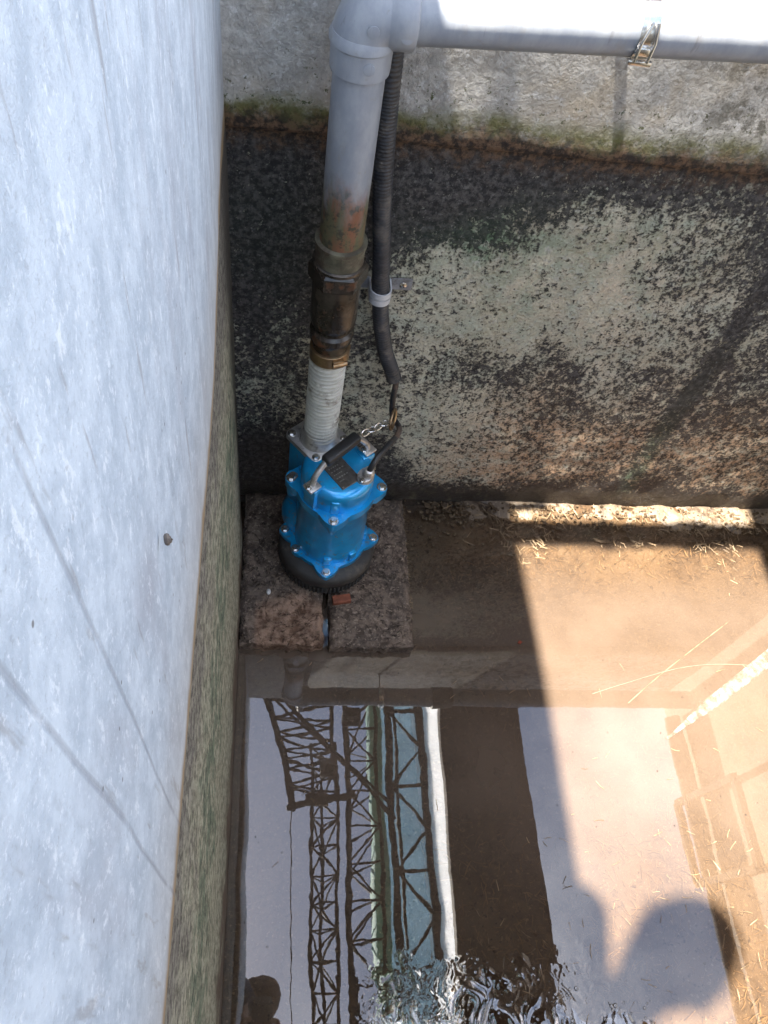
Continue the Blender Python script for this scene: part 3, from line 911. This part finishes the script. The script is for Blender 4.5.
# straw and grass bits settled on the mud
bm = bmesh.new()
def straw(x, y, z, L, a, r, tilt=0):
    d = Vector((math.cos(a), math.sin(a), tilt)).normalized()
    s = Vector((-math.sin(a), math.cos(a), 0))*r; u = Vector((0, 0, r))
    c = Vector((x, y, z)); bend = s.normalized()*L*random.uniform(-.08, .08)
    P = [c-d*L/2, c+bend, c+d*L/2]
    rings = [[bm.verts.new(p+s), bm.verts.new(p-s*.5+u), bm.verts.new(p-s)] for p in P]
    for A, Bq in zip(rings, rings[1:]):
        for k in range(3): bm.faces.new((A[k], A[(k+1) % 3], Bq[(k+1) % 3], Bq[k]))
cnt = 0
while cnt < 7000:
    x = random.uniform(.34, 1.5); y = random.uniform(-1.25, -.01)
    dens = .12 + .9*sstep(-.50, -.78, y) + .8*sstep(-.24, -.10, y)*sstep(.36, .5, x)
    dens *= .4+.9*(noise.noise(Vector((x*7, y*7, 4)))+.5)
    if random.random() > dens: continue
    z = -.026 + .018*random.random()**2
    if y > -.07-.16*max(0, noise.noise(Vector((x*9, 1, 7)))+.25) and x > .42: z = .003+.005*random.random() if y > -.12 else -.006+.009*random.random()
    if y < -.7: z = -.014 + .0145*random.random()
    straw(x, y, z, random.uniform(.006, .026), random.uniform(0, math.pi), random.uniform(.0003, .0008), random.uniform(-.1, .1))
    cnt += 1
for _ in range(60):
    x = random.uniform(.03, 1.3); y = random.uniform(-.95, -.37)
    straw(x, y, .0012, random.uniform(.006, .022), random.uniform(0, math.pi), .0004)
for _ in range(110):   # moss wisps on the slab edges
    x = random.choice((.348, .345, .020)); y = random.uniform(-.35, -.02)
    straw(x, y, random.uniform(.012, .034), random.uniform(.004, .010), random.uniform(0, math.pi), .0004, random.uniform(-.5, .5))
tag(link('straw_litter', bm, M_STRAW, smooth=False), 'short dry straw and grass bits settled in the muddy water', 'litter', kind='stuff')

# wet sludge lumps along the foot of the back wall
bm = bmesh.new()
for _ in range(650):
    x = random.uniform(.355, 1.5) if random.random() < .8 else random.uniform(.4, .5)
    y = -.006 - abs(random.gauss(0, .035))
    r = random.uniform(.0012, .0045)
    bmesh.ops.create_icosphere(bm, subdivisions=1, radius=r, matrix=Matrix.Translation((x, y, .003+random.uniform(0, .002))) @ Matrix.Diagonal((random.uniform(.8, 1.8), random.uniform(.8, 1.5), .6, 1)))
M_SLUDGE = simple('wet_sludge', (.11,.075,.045), .16, var=.6, scale=120, spec=.8)
tag(link('sludge_bits', bm, M_SLUDGE), 'wet sludge lumps washed up along the foot of the back wall', 'sludge', kind='stuff')

# foam bubbles
def mat_foam():
    s = NT('foam_film')
    gl = s.n('ShaderNodeBsdfGlossy', Roughness=.02, Color=(1, 1, 1))
    tr = s.n('ShaderNodeBsdfTransparent', Color=(.86, .84, .82))
    fr = s.n('ShaderNodeFresnel', IOR=2.1)
    mx = s.n('ShaderNodeMixShader', Fac=fr.outputs[0])
    s.t.links.new(tr.outputs[0], mx.inputs[1]); s.t.links.new(gl.outputs[0], mx.inputs[2])
    s.t.links.new(mx.outputs[0], s.out.inputs[0]); return s.mat
bm = bmesh.new()
gx, gy = 440, 190
gv = {}
for i in range(gx+1):
    for j in range(gy+1):
        x = .225 + .50*i/gx; y = -.865 - .20*j/gy
        edge = -.928 + .060*noise.fractal(Vector((x*13, y*13, 3)), 1, 2, 3) + (.030 if .36 < x < .52 else 0)*1 - .03*sstep(.52, .66, x)
        m = (.25*sstep(edge+.012, edge+.002, y)+.75*sstep(edge+.002, edge-.035, y))*sstep(.225, .245, x)*sstep(.725, .70, x)
        p = Vector((x*40, y*40, 5)); q = Vector((noise.noise(p*.6), noise.noise(p*.6+Vector((9, 3, 1))), 0))
        a = noise.noise(p+q*1.6); b_ = abs(noise.noise(p*1.7+q*2+Vector((4, 4, 4))))
        h = .0017*(a+.12) + .0012*(b_-.22)
        gv[i, j] = bm.verts.new((x, y, -.0014 + m*(h+.0016)))
for i in range(gx):
    for j in range(gy):
        q4 = (gv[i, j], gv[i+1, j], gv[i+1, j+1], gv[i, j+1])
        if max(v.co.z for v in q4) > -.0006: bm.faces.new(q4)
bmesh.ops.delete(bm, geom=[v for v in bm.verts if not v.link_faces], context='VERTS')
cnt = 0
while cnt < 420:
    x = random.uniform(.24, .70); y = random.uniform(-1.06, -.865)
    edge = -.925 + .03*noise.noise(Vector((x*14, 0, 3))) + (.035 if .36 < x < .52 else 0) - .03*sstep(.52, .66, x) - .01*sstep(.34, .25, x)
    if y > edge + .006: continue
    if noise.noise(Vector((x*30, y*30, 1))) < -.05 and random.random() < .85: continue
    r = random.choice((.0007, .001, .0014, .002, .0026, .0035))
    mtx = Matrix.Translation((x, y, -.0002)) @ Matrix.Diagonal((1, 1, .75, 1))
    seg = 14 if r > .003 else 9
    prof = [(r*math.cos(a), r*.42*math.sin(a)) for a in [k/5*math.pi/2*.97 for k in range(6)]]
    ph_ = random.random()*6; am = random.uniform(.0, .08)
    lathe(bm, prof, (x, y, .0002), seg=seg, cap=False, radf=lambda a, k: 1+am*math.sin(2*a+ph_)+am*.5*math.sin(3*a))
    cnt += 1
for _ in range(70):
    x = random.uniform(.02, 1.0); y = random.uniform(-1., -.36); r = random.uniform(.0006, .0016)
    prof = [(r*math.cos(a), r*.72*math.sin(a)) for a in [k/4*math.pi/2*.97 for k in range(5)]]
    lathe(bm, prof, (x, y, .0003), seg=9, cap=False)
tag(link('foam', bm, mat_foam()), 'patch of glassy foam bubbles on the water at the bottom of the picture', 'foam', kind='stuff')

# ------------------------------------------------------------------ things above, seen mirrored in the water
bm = bmesh.new()
prism(bm, [(.692, .14), (.981, .14), (1.01, -2.24), (.650, -2.24)], 1.335, 1.375, .003)
tag(link('walkway_plank', bm, M_WOOD, sharp=20), 'broad dark brown plank lying across the pit, mirrored as a dark stripe', 'plank')

rail = empty('wall_rail', (1.50, -.5, 1.2), 'brown steel rail and square frame fixed to the right wall, mirrored in the water', 'rail')
bm = bmesh.new(); tube(bm, [(1.515, -.12, 1.215), (1.515, -1.9, 1.215)], .028, 14)
link('rail_tube', bm, M_RAIL, rail)
bm = bmesh.new()
for a, b in (((1.50, -.40, 1.29), (1.50, -.66, 1.29)), ((1.50, -.40, .90), (1.50, -.66, .90)), ((1.50, -.40, .90), (1.50, -.40, 1.29)), ((1.50, -.66, .90), (1.50, -.66, 1.29))):
    bar(bm, a, b, .022)
link('rail_frame', bm, M_RAIL, rail)

# lattice girder high above, running towards the viewer
def lattice(name, xs_, zs_, y0, y1, step, r, label, mat=M_TRUSS, phase=0):
    root = empty(name, (sum(xs_)/len(xs_), y0, min(zs_)), label, 'lattice girder')
    ch = [(x, z) for x, z in zip(xs_, zs_)]
    for (x, z) in ch:
        bm = bmesh.new(); tube(bm, [(x, y0, z), (x, y1, z)], r, 8); link('chord', bm, mat, root)
    bm = bmesh.new()
    n = int((y1-y0)/step)
    for k, ((xa, za), (xb, zb)) in enumerate(zip(ch, ch[1:]+ch[:1])):
        if len(ch) == 2 and k == 1: break
        for i in range(n):
            ya = y0+step*i; yb = ya+step
            if (i+k+phase) % 2: tube(bm, [(xa, ya, za), (xb, yb, zb)], r*.62, 6)
            else: tube(bm, [(xb, ya, zb), (xa, yb, za)], r*.62, 6)
            tube(bm, [(xa, ya, za), (xb, ya, zb)], r*.55, 6)
    link('bracing', bm, mat, root)
    return root
lattice('lattice_girder', [.478, .70, .60], [6.0, 6.0, 6.5], -3.5, 1.15, .22, .015, 'slender dark lattice girder mirrored right of the open sky, beside its wider twin')
lattice('lattice_girder', [.80, 1.10, .90], [6.1, 6.1, 6.9], -3.5, 2.6, .30, .018, 'mid-sized dark lattice girder mirrored beside the teal beam', phase=1)
# gallery: teal beam, blue grey sheeting, heavy bracing
gal = empty('overhead_gallery', (1.35, -1, 6.), 'overhead gallery with teal beam and blue-grey sheeting, mirrored in the dark water', 'gallery')
bm = bmesh.new(); box(bm, (1.10, .2, 6.25), (.12, 8.0, .30), None, .01); link('teal_beam', bm, M_TEAL, gal)
bm = bmesh.new(); box(bm, (1.455, .2, 6.62), (.52, 8.0, .03)); link('sheeting', bm, M_SHEET, gal)
bm = bmesh.new(); box(bm, (1.755, .2, 6.60), (.36, 8.0, .012)); link('skylight_strip', bm, M_WHITESHEET, gal)
bm = bmesh.new()
for x in (1.215, 1.535): box(bm, (x, .2, 6.05), (.055, 8.0, .09))
box(bm, (1.29, .2, 6.10), (.028, 8.0, .03))
link('gallery_chord', bm, M_TRUSS, gal)
bm = bmesh.new()
yy = -3.6; k = 0
while yy < 4.0:
    a = (1.225, yy, 6.0); b = (1.525, yy+.36, 6.0)
    bar(bm, a, b, .026); bar(bm, (1.225, yy+.72, 5.995), b, .026)
    bar(bm, (1.2, yy, 5.99), (1.54, yy, 5.99), .03)
    yy += .72
link('gallery_bracing', bm, M_TRUSS, gal)
# tapering mast head crossing at the far end
mast = empty('boom_head', (.5, 1.2, 6.), 'tapering dark lattice boom head mirrored near the far edge of the sky', 'boom')
bm = bmesh.new()
P0 = [Vector((-.10, 2.2, 6.0)), Vector((.02, 2.2, 6.9)), Vector((.62, 2.4, 6.0)), Vector((.70, 2.4, 6.9))]
P1 = [Vector((.31, .56, 6.0)), Vector((.34, .58, 6.2)), Vector((.70, .62, 6.0)), Vector((.72, .64, 6.2))]
for a, b in zip(P0, P1): tube(bm, [a, b], .020, 8)
for i in range(8):
    t0, t1 = i/8, (i+1)/8
    for u, v in ((0, 2), (1, 3), (0, 1), (2, 3)):
        A = P0[u].lerp(P1[u], t0); Bv = P0[v].lerp(P1[v], t1); C_ = P0[v].lerp(P1[v], t0)
        tube(bm, [A, Bv], .012, 6); tube(bm, [A, C_], .012, 6)
link('boom_lattice', bm, M_TRUSS, mast)
bm = bmesh.new(); bar(bm, (.27, .56, 5.97), (.86, .64, 5.97), .045); box(bm, (.52, .60, 5.95), (.20, .09, .06)); link('end_bar', bm, M_TRUSS, mast)
bm = bmesh.new(); tube(bm, [(.06, 1.75, 5.95), (1.22, .42, 5.9)], .022, 8); tube(bm, [(-.05, 1.72, 5.96), (1.20, .55, 5.92)], .014, 8)
link('stay_bar', bm, M_TRUSS, mast)
for (x, y, s) in ((.85, 1.36, .17), (.62, .86, .15)):
    bm = bmesh.new(); box(bm, (x, y, 5.92), (s, s*.9, .14), None, .02)
    lathe(bm, [(s*.3, 5.80), (s*.42, 5.86)], (x, y, 0), seg=20)
    tube(bm, [(x, y, 5.98), (x, y, 6.12)], .02, 8)
    o = link('flood_lamp', bm, M_TRUSS)
    tag(o, 'dark box lamp under the lattice, ' + ('farther one beside the teal beam' if x > .7 else 'nearer one above the end bar'), 'lamp', 'lamps under the girders')
bm = bmesh.new(); tube(bm, [(.31, .55, 5.9), (.34, -3.5, 6.1)], .0045, 6)
tag(link('overhead_wire', bm, M_TRUSS), 'single thin wire running from the boom head across the mirrored sky', 'wire')
# columns carrying the girders, standing well outside the pit
for (x, y) in ((.9, 4.2), (1.55, 4.2), (.9, -4.0), (1.55, -4.0)):
    bm = bmesh.new(); box(bm, (x, y, (GZ+6.0)/2), (.16, .16, 6.0-GZ), None, .008); box(bm, (x, y, GZ+.02), (.36, .36, .04))
    o = link('steel_column', bm, M_TEAL)
    tag(o, 'teal steel column carrying the overhead gallery, on the %s side of the pit, %s girder line' % ('far' if y > 0 else 'near', 'left' if x < 1 else 'right'), 'column', 'columns of the overhead gallery')
for y in (4.2, -4.0):
    bm = bmesh.new(); box(bm, (.95, y, 5.93), (1.7, .12, .12)); link('cross_beam', bm, M_TEAL, gal)

# ------------------------------------------------------------------ person leaning over the left wall
def skin_body(name, verts, edges, mat, parent=None, root=0, sub=2):
    me = bpy.data.meshes.new(name)
    me.from_pydata([v[0] for v in verts], edges, [])
    o = bpy.data.objects.new(name, me); COL.objects.link(o)
    m = o.modifiers.new('skin', 'SKIN'); m.use_smooth_shade = True
    sk = me.skin_vertices[0].data
    for i, v in enumerate(verts):
        r = v[1]; sk[i].radius = (r, r) if not isinstance(r, tuple) else r
        sk[i].use_root = (i == root)
    s = o.modifiers.new('sub', 'SUBSURF'); s.levels = sub; s.render_levels = sub
    me.materials.append(mat)
    if parent is not None:
        o.parent = parent; o.matrix_parent_inverse = world_of(parent).inverted()
    return o
per = empty('person', (-.50, -1.0, GZ), 'person in dark clothes and brown cap leaning over the left wall', 'person')
yc = -1.04
V = [((-.50, yc, 1.60), .135), ((-.44, yc, 1.76), .130), ((-.33, yc, 1.90), .140), ((-.20, yc, 2.00), .120), ((-.10, yc+.02, 2.04), .055),
     ((-.54, yc+.11, 1.50), .095), ((-.52, yc+.13, 1.18), .068), ((-.56, yc+.13, .86), .050),
     ((-.54, yc-.11, 1.50), .095), ((-.52, yc-.13, 1.18), .068), ((-.56, yc-.13, .86), .050),
     ((-.21, yc+.17, 1.98), .062), ((-.04, yc+.20, 1.82), .047), ((.035, yc+.11, 1.60), .034),
     ((-.21, yc-.17, 1.98), .062), ((-.02, yc-.22, 1.80), .047), ((.055, yc-.10, 1.60), .034)]
Ed = [(0,1),(1,2),(2,3),(3,4),(0,5),(5,6),(6,7),(0,8),(8,9),(9,10),(3,11),(11,12),(12,13),(3,14),(14,15),(15,16)]
body = skin_body('body', V, Ed, M_JACKET, per)
# boots
for sy in (1, -1):
    skin_body('boot', [((-.56, yc+.13*sy, .99), .058), ((-.56, yc+.13*sy, .83), .052), ((-.54, yc+.13*sy, .795), .050), ((-.44, yc+.13*sy, .79), .042), ((-.36, yc+.13*sy, .785), .034)], [(0,1),(1,2),(2,3),(3,4)], M_BOOT, per, 1)
# head, face looking down at the phone
bm = bmesh.new()
hc = Vector((.035, -.925, 2.03))
look = Vector((.12, .18, -1)).normalized()
upv = Vector((.8, .45, .25)); upv = (upv-look*upv.dot(look)).normalized(); side = look.cross(upv)
def HP(f, u, s): return hc + look*f + upv*u + side*s
bmesh.ops.create_uvsphere(bm, u_segments=28, v_segments=20, radius=1)
for v in bm.verts:
    x, y, z = v.co    # x side, y forward, z up
    w = .075*(1-.22*max(0, -z)); f_ = .095; h_ = .118
    fy = y*f_
    if y > 0: fy *= .92+.05*abs(z)
    fy += .012*math.exp(-((x/.16)**2+((z+.05)/.16)**2))*(y > .3)     # nose
    fy -= .006*math.exp(-(((abs(x)-.42)/.16)**2+((z-.12)/.12)**2))*(y > .3)  # eye sockets
    v.co = HP(fy, z*h_, x*w)
head = link('head', bm, M_SKIN, per)
for s_ in (1, -1):
    bm = bmesh.new(); bmesh.ops.create_icosphere(bm, subdivisions=2, radius=.009, matrix=Matrix.Translation(HP(.076, .014, .031*s_)))
    link('eye', bm, M_HAIR, head)
bm = bmesh.new(); tube(bm, [HP(.084, -.052, -.022), HP(.089, -.050, 0), HP(.084, -.052, .022)], .004, 8); link('mouth', bm, simple('lips', (.30,.13,.10), .5), head)
for s_ in (1, -1):
    bm = bmesh.new(); bmesh.ops.create_icosphere(bm, subdivisions=2, radius=1)
    for v in bm.verts: v.co = HP(v.co.x*.014-.005, v.co.y*.028, v.co.z*.008+.076*s_)
    link('ear', bm, M_SKIN, head)
skin_body('neck', [((-.13, yc+.03, 2.03), .055), ((-.03, -.97, 2.03), .050), (tuple(HP(-.03, -.03, 0)), .05)], [(0,1),(1,2)], M_SKIN, head, 0)
bm = bmesh.new(); bmesh.ops.create_uvsphere(bm, u_segments=28, v_segments=16, radius=1)
for v in bm.verts: v.co = HP(v.co.y*.104-.006, max(v.co.z*.122, .018-.05*(v.co.y < -.1)), v.co.x*.083)
link('cap', bm, M_CAP, per)
bm = bmesh.new(); pts2 = []
for k in range(21):
    a = -math.pi/2+math.pi*k/20
    pts2.append((math.sin(a)*.070, .08+math.cos(a)*.075))
A = [bm.verts.new(HP(f, .046-.02*abs(s)/.07, s)) for s, f in pts2]; Bv = [bm.verts.new(HP(f, .041-.02*abs(s)/.07, s)) for s, f in pts2]
bm.faces.new(A); bm.faces.new(Bv[::-1])
for i in range(len(A)): bm.faces.new((A[i], A[(i+1) % len(A)], Bv[(i+1) % len(A)], Bv[i]))
link('cap_brim', bm, M_CAP, per)

# ------------------------------------------------------------------ camera
CAM = Vector((.0703, -.9290, 1.44)); FPX = 792.04
pit, yaw, roll = .999164653, .259527845, .245550131
cy_, sy_ = math.cos(yaw), math.sin(yaw); cp_, sp_ = math.cos(pit), math.sin(pit)
fwd = Vector((sy_*cp_, cy_*cp_, -sp_)); r0 = Vector((cy_, -sy_, 0)); u0 = r0.cross(fwd)
rt = r0*math.cos(roll)+u0*math.sin(roll); up = -r0*math.sin(roll)+u0*math.cos(roll)
cam = bpy.data.cameras.new('camera'); co = bpy.data.objects.new('camera', cam); COL.objects.link(co)
mw = Matrix.Identity(4)
for i in range(3): mw[i][0] = rt[i]; mw[i][1] = up[i]; mw[i][2] = -fwd[i]; mw[i][3] = CAM[i]
co.matrix_world = mw
cam.sensor_fit = 'VERTICAL'; cam.sensor_height = 24; cam.lens = FPX/1024*24
cam.clip_start = .01; cam.clip_end = 2000
scene.camera = co

# phone (behind the lens) and the hands holding it
phq = Matrix((rt, up, -fwd)).transposed()
phc = CAM - fwd*.010 - up*.045
ph = empty('phone', phc, 'dark phone held out over the water, above the mirrored head', 'phone')
bm = bmesh.new(); box(bm, phc, (.074, .155, .008), phq, .003); link('phone_body', bm, M_GLASS, ph)
bm = bmesh.new(); box(bm, phc-fwd*.0045, (.068, .146, .0008), phq); link('phone_screen', bm, M_GLASS, ph, smooth=False)
def hand(name, wrist, palm, dirs, thumb):
    V = [(wrist, .024), ((Vector(wrist)+Vector(palm))/2, .026), (palm, .027)]
    E_ = [(0, 1), (1, 2)]
    hb = skin_body(name, [(tuple(v[0]), v[1]) for v in V], E_, M_SKIN, per, 1)
    for i, (b, m, t) in enumerate(dirs):
        skin_body('finger', [(tuple(b), .010), (tuple(m), .0088), (tuple(t), .0068)], [(0, 1), (1, 2)], M_SKIN, hb, 0, 2)
    skin_body('thumb', [(tuple(thumb[0]), .012), (tuple(thumb[1]), .0105), (tuple(thumb[2]), .008)], [(0, 1), (1, 2)], M_SKIN, hb, 0, 2)
def PH(x, y, z): return phc + rt*x + up*y - fwd*z
for s_, wr in ((1, (.055, yc-.10, 1.60)), (-1, (.035, yc+.11, 1.60))):
    if s_ == -1: wr, = ((-.0, yc+.0, 1.60),)
    palm = PH(.058*s_, -.055, .020)
    fin = []
    for k in range(4):
        yy = -.075+.021*k
        L = (.85, 1., .95, .8)[k]
        fin.append((PH(.058*s_, yy, .012), PH(.060*s_*L+.004*s_, yy+.008, -.016), PH(.028*s_, yy+.012, -.016)))
    V0 = Vector(V[16][0]) if s_ == 1 else Vector(V[13][0])
    hand('hand', V0, palm, fin, (PH(.050*s_, -.085, .020), PH(.040*s_, -.060, .022), PH(.018*s_, -.030, .016)))

# ------------------------------------------------------------------ light
sd = Vector((.356, .015, -1)).normalized()      # direction the light travels
sun = bpy.data.lights.new('sun', 'SUN'); sun.energy = 5.0; sun.angle = R(.9); sun.color = (1, .93, .82)
so = bpy.data.objects.new('sun', sun); COL.objects.link(so)
so.rotation_euler = sd.to_track_quat('-Z', 'Y').to_euler(); so.location = (-2, 0, 6)
w = bpy.data.worlds.new('World'); scene.world = w; w.use_nodes = True
t = w.node_tree; t.nodes.clear()
out = t.nodes.new('ShaderNodeOutputWorld')
sky = t.nodes.new('ShaderNodeTexSky'); sky.sky_type = 'NISHITA'; sky.sun_disc = False
sky.sun_elevation = math.asin(-sd.z); sky.sun_rotation = math.atan2(-sd.x, -sd.y)
sky.air_density = 1.2; sky.dust_density = 1.5; sky.ozone_density = 1.0
bg = t.nodes.new('ShaderNodeBackground'); bg.inputs[1].default_value = .078
tc = t.nodes.new('ShaderNodeTexCoord')
ns = t.nodes.new('ShaderNodeTexNoise'); ns.inputs['Scale'].default_value = 2.2; ns.inputs['Detail'].default_value = 7; ns.inputs['Roughness'].default_value = .55
t.links.new(tc.outputs['Generated'], ns.inputs['Vector'])
sp = t.nodes.new('ShaderNodeSeparateXYZ'); t.links.new(tc.outputs['Generated'], sp.inputs[0])
ma = t.nodes.new('ShaderNodeMath'); ma.operation = 'MULTIPLY_ADD'; t.links.new(sp.outputs[0], ma.inputs[0]); ma.inputs[1].default_value = .25
t.links.new(ns.outputs['Fac'], ma.inputs[2])
mr = t.nodes.new('ShaderNodeMapRange'); mr.interpolation_type = 'SMOOTHSTEP'
t.links.new(ma.outputs[0], mr.inputs['Value']); mr.inputs['From Min'].default_value = .48; mr.inputs['From Max'].default_value = .80
mx = t.nodes.new('ShaderNodeMix'); mx.data_type = 'RGBA'
t.links.new(mr.outputs[0], mx.inputs[0]); t.links.new(sky.outputs[0], mx.inputs[6]); mx.inputs[7].default_value = (7.5, 7.8, 8.8, 1)
t.links.new(mx.outputs[2], bg.inputs[0]); t.links.new(bg.outputs[0], out.inputs[0])

vs = scene.view_settings; vs.view_transform = 'Standard'; vs.look = 'None'; vs.gamma = 1; vs.use_curve_mapping = False
vs.exposure = 2.8
scene.render.engine = 'CYCLES'
scene.cycles.max_bounces = 10; scene.cycles.transparent_max_bounces = 12; scene.cycles.diffuse_bounces = 5
scene.cycles.caustics_reflective = False; scene.cycles.caustics_refractive = False
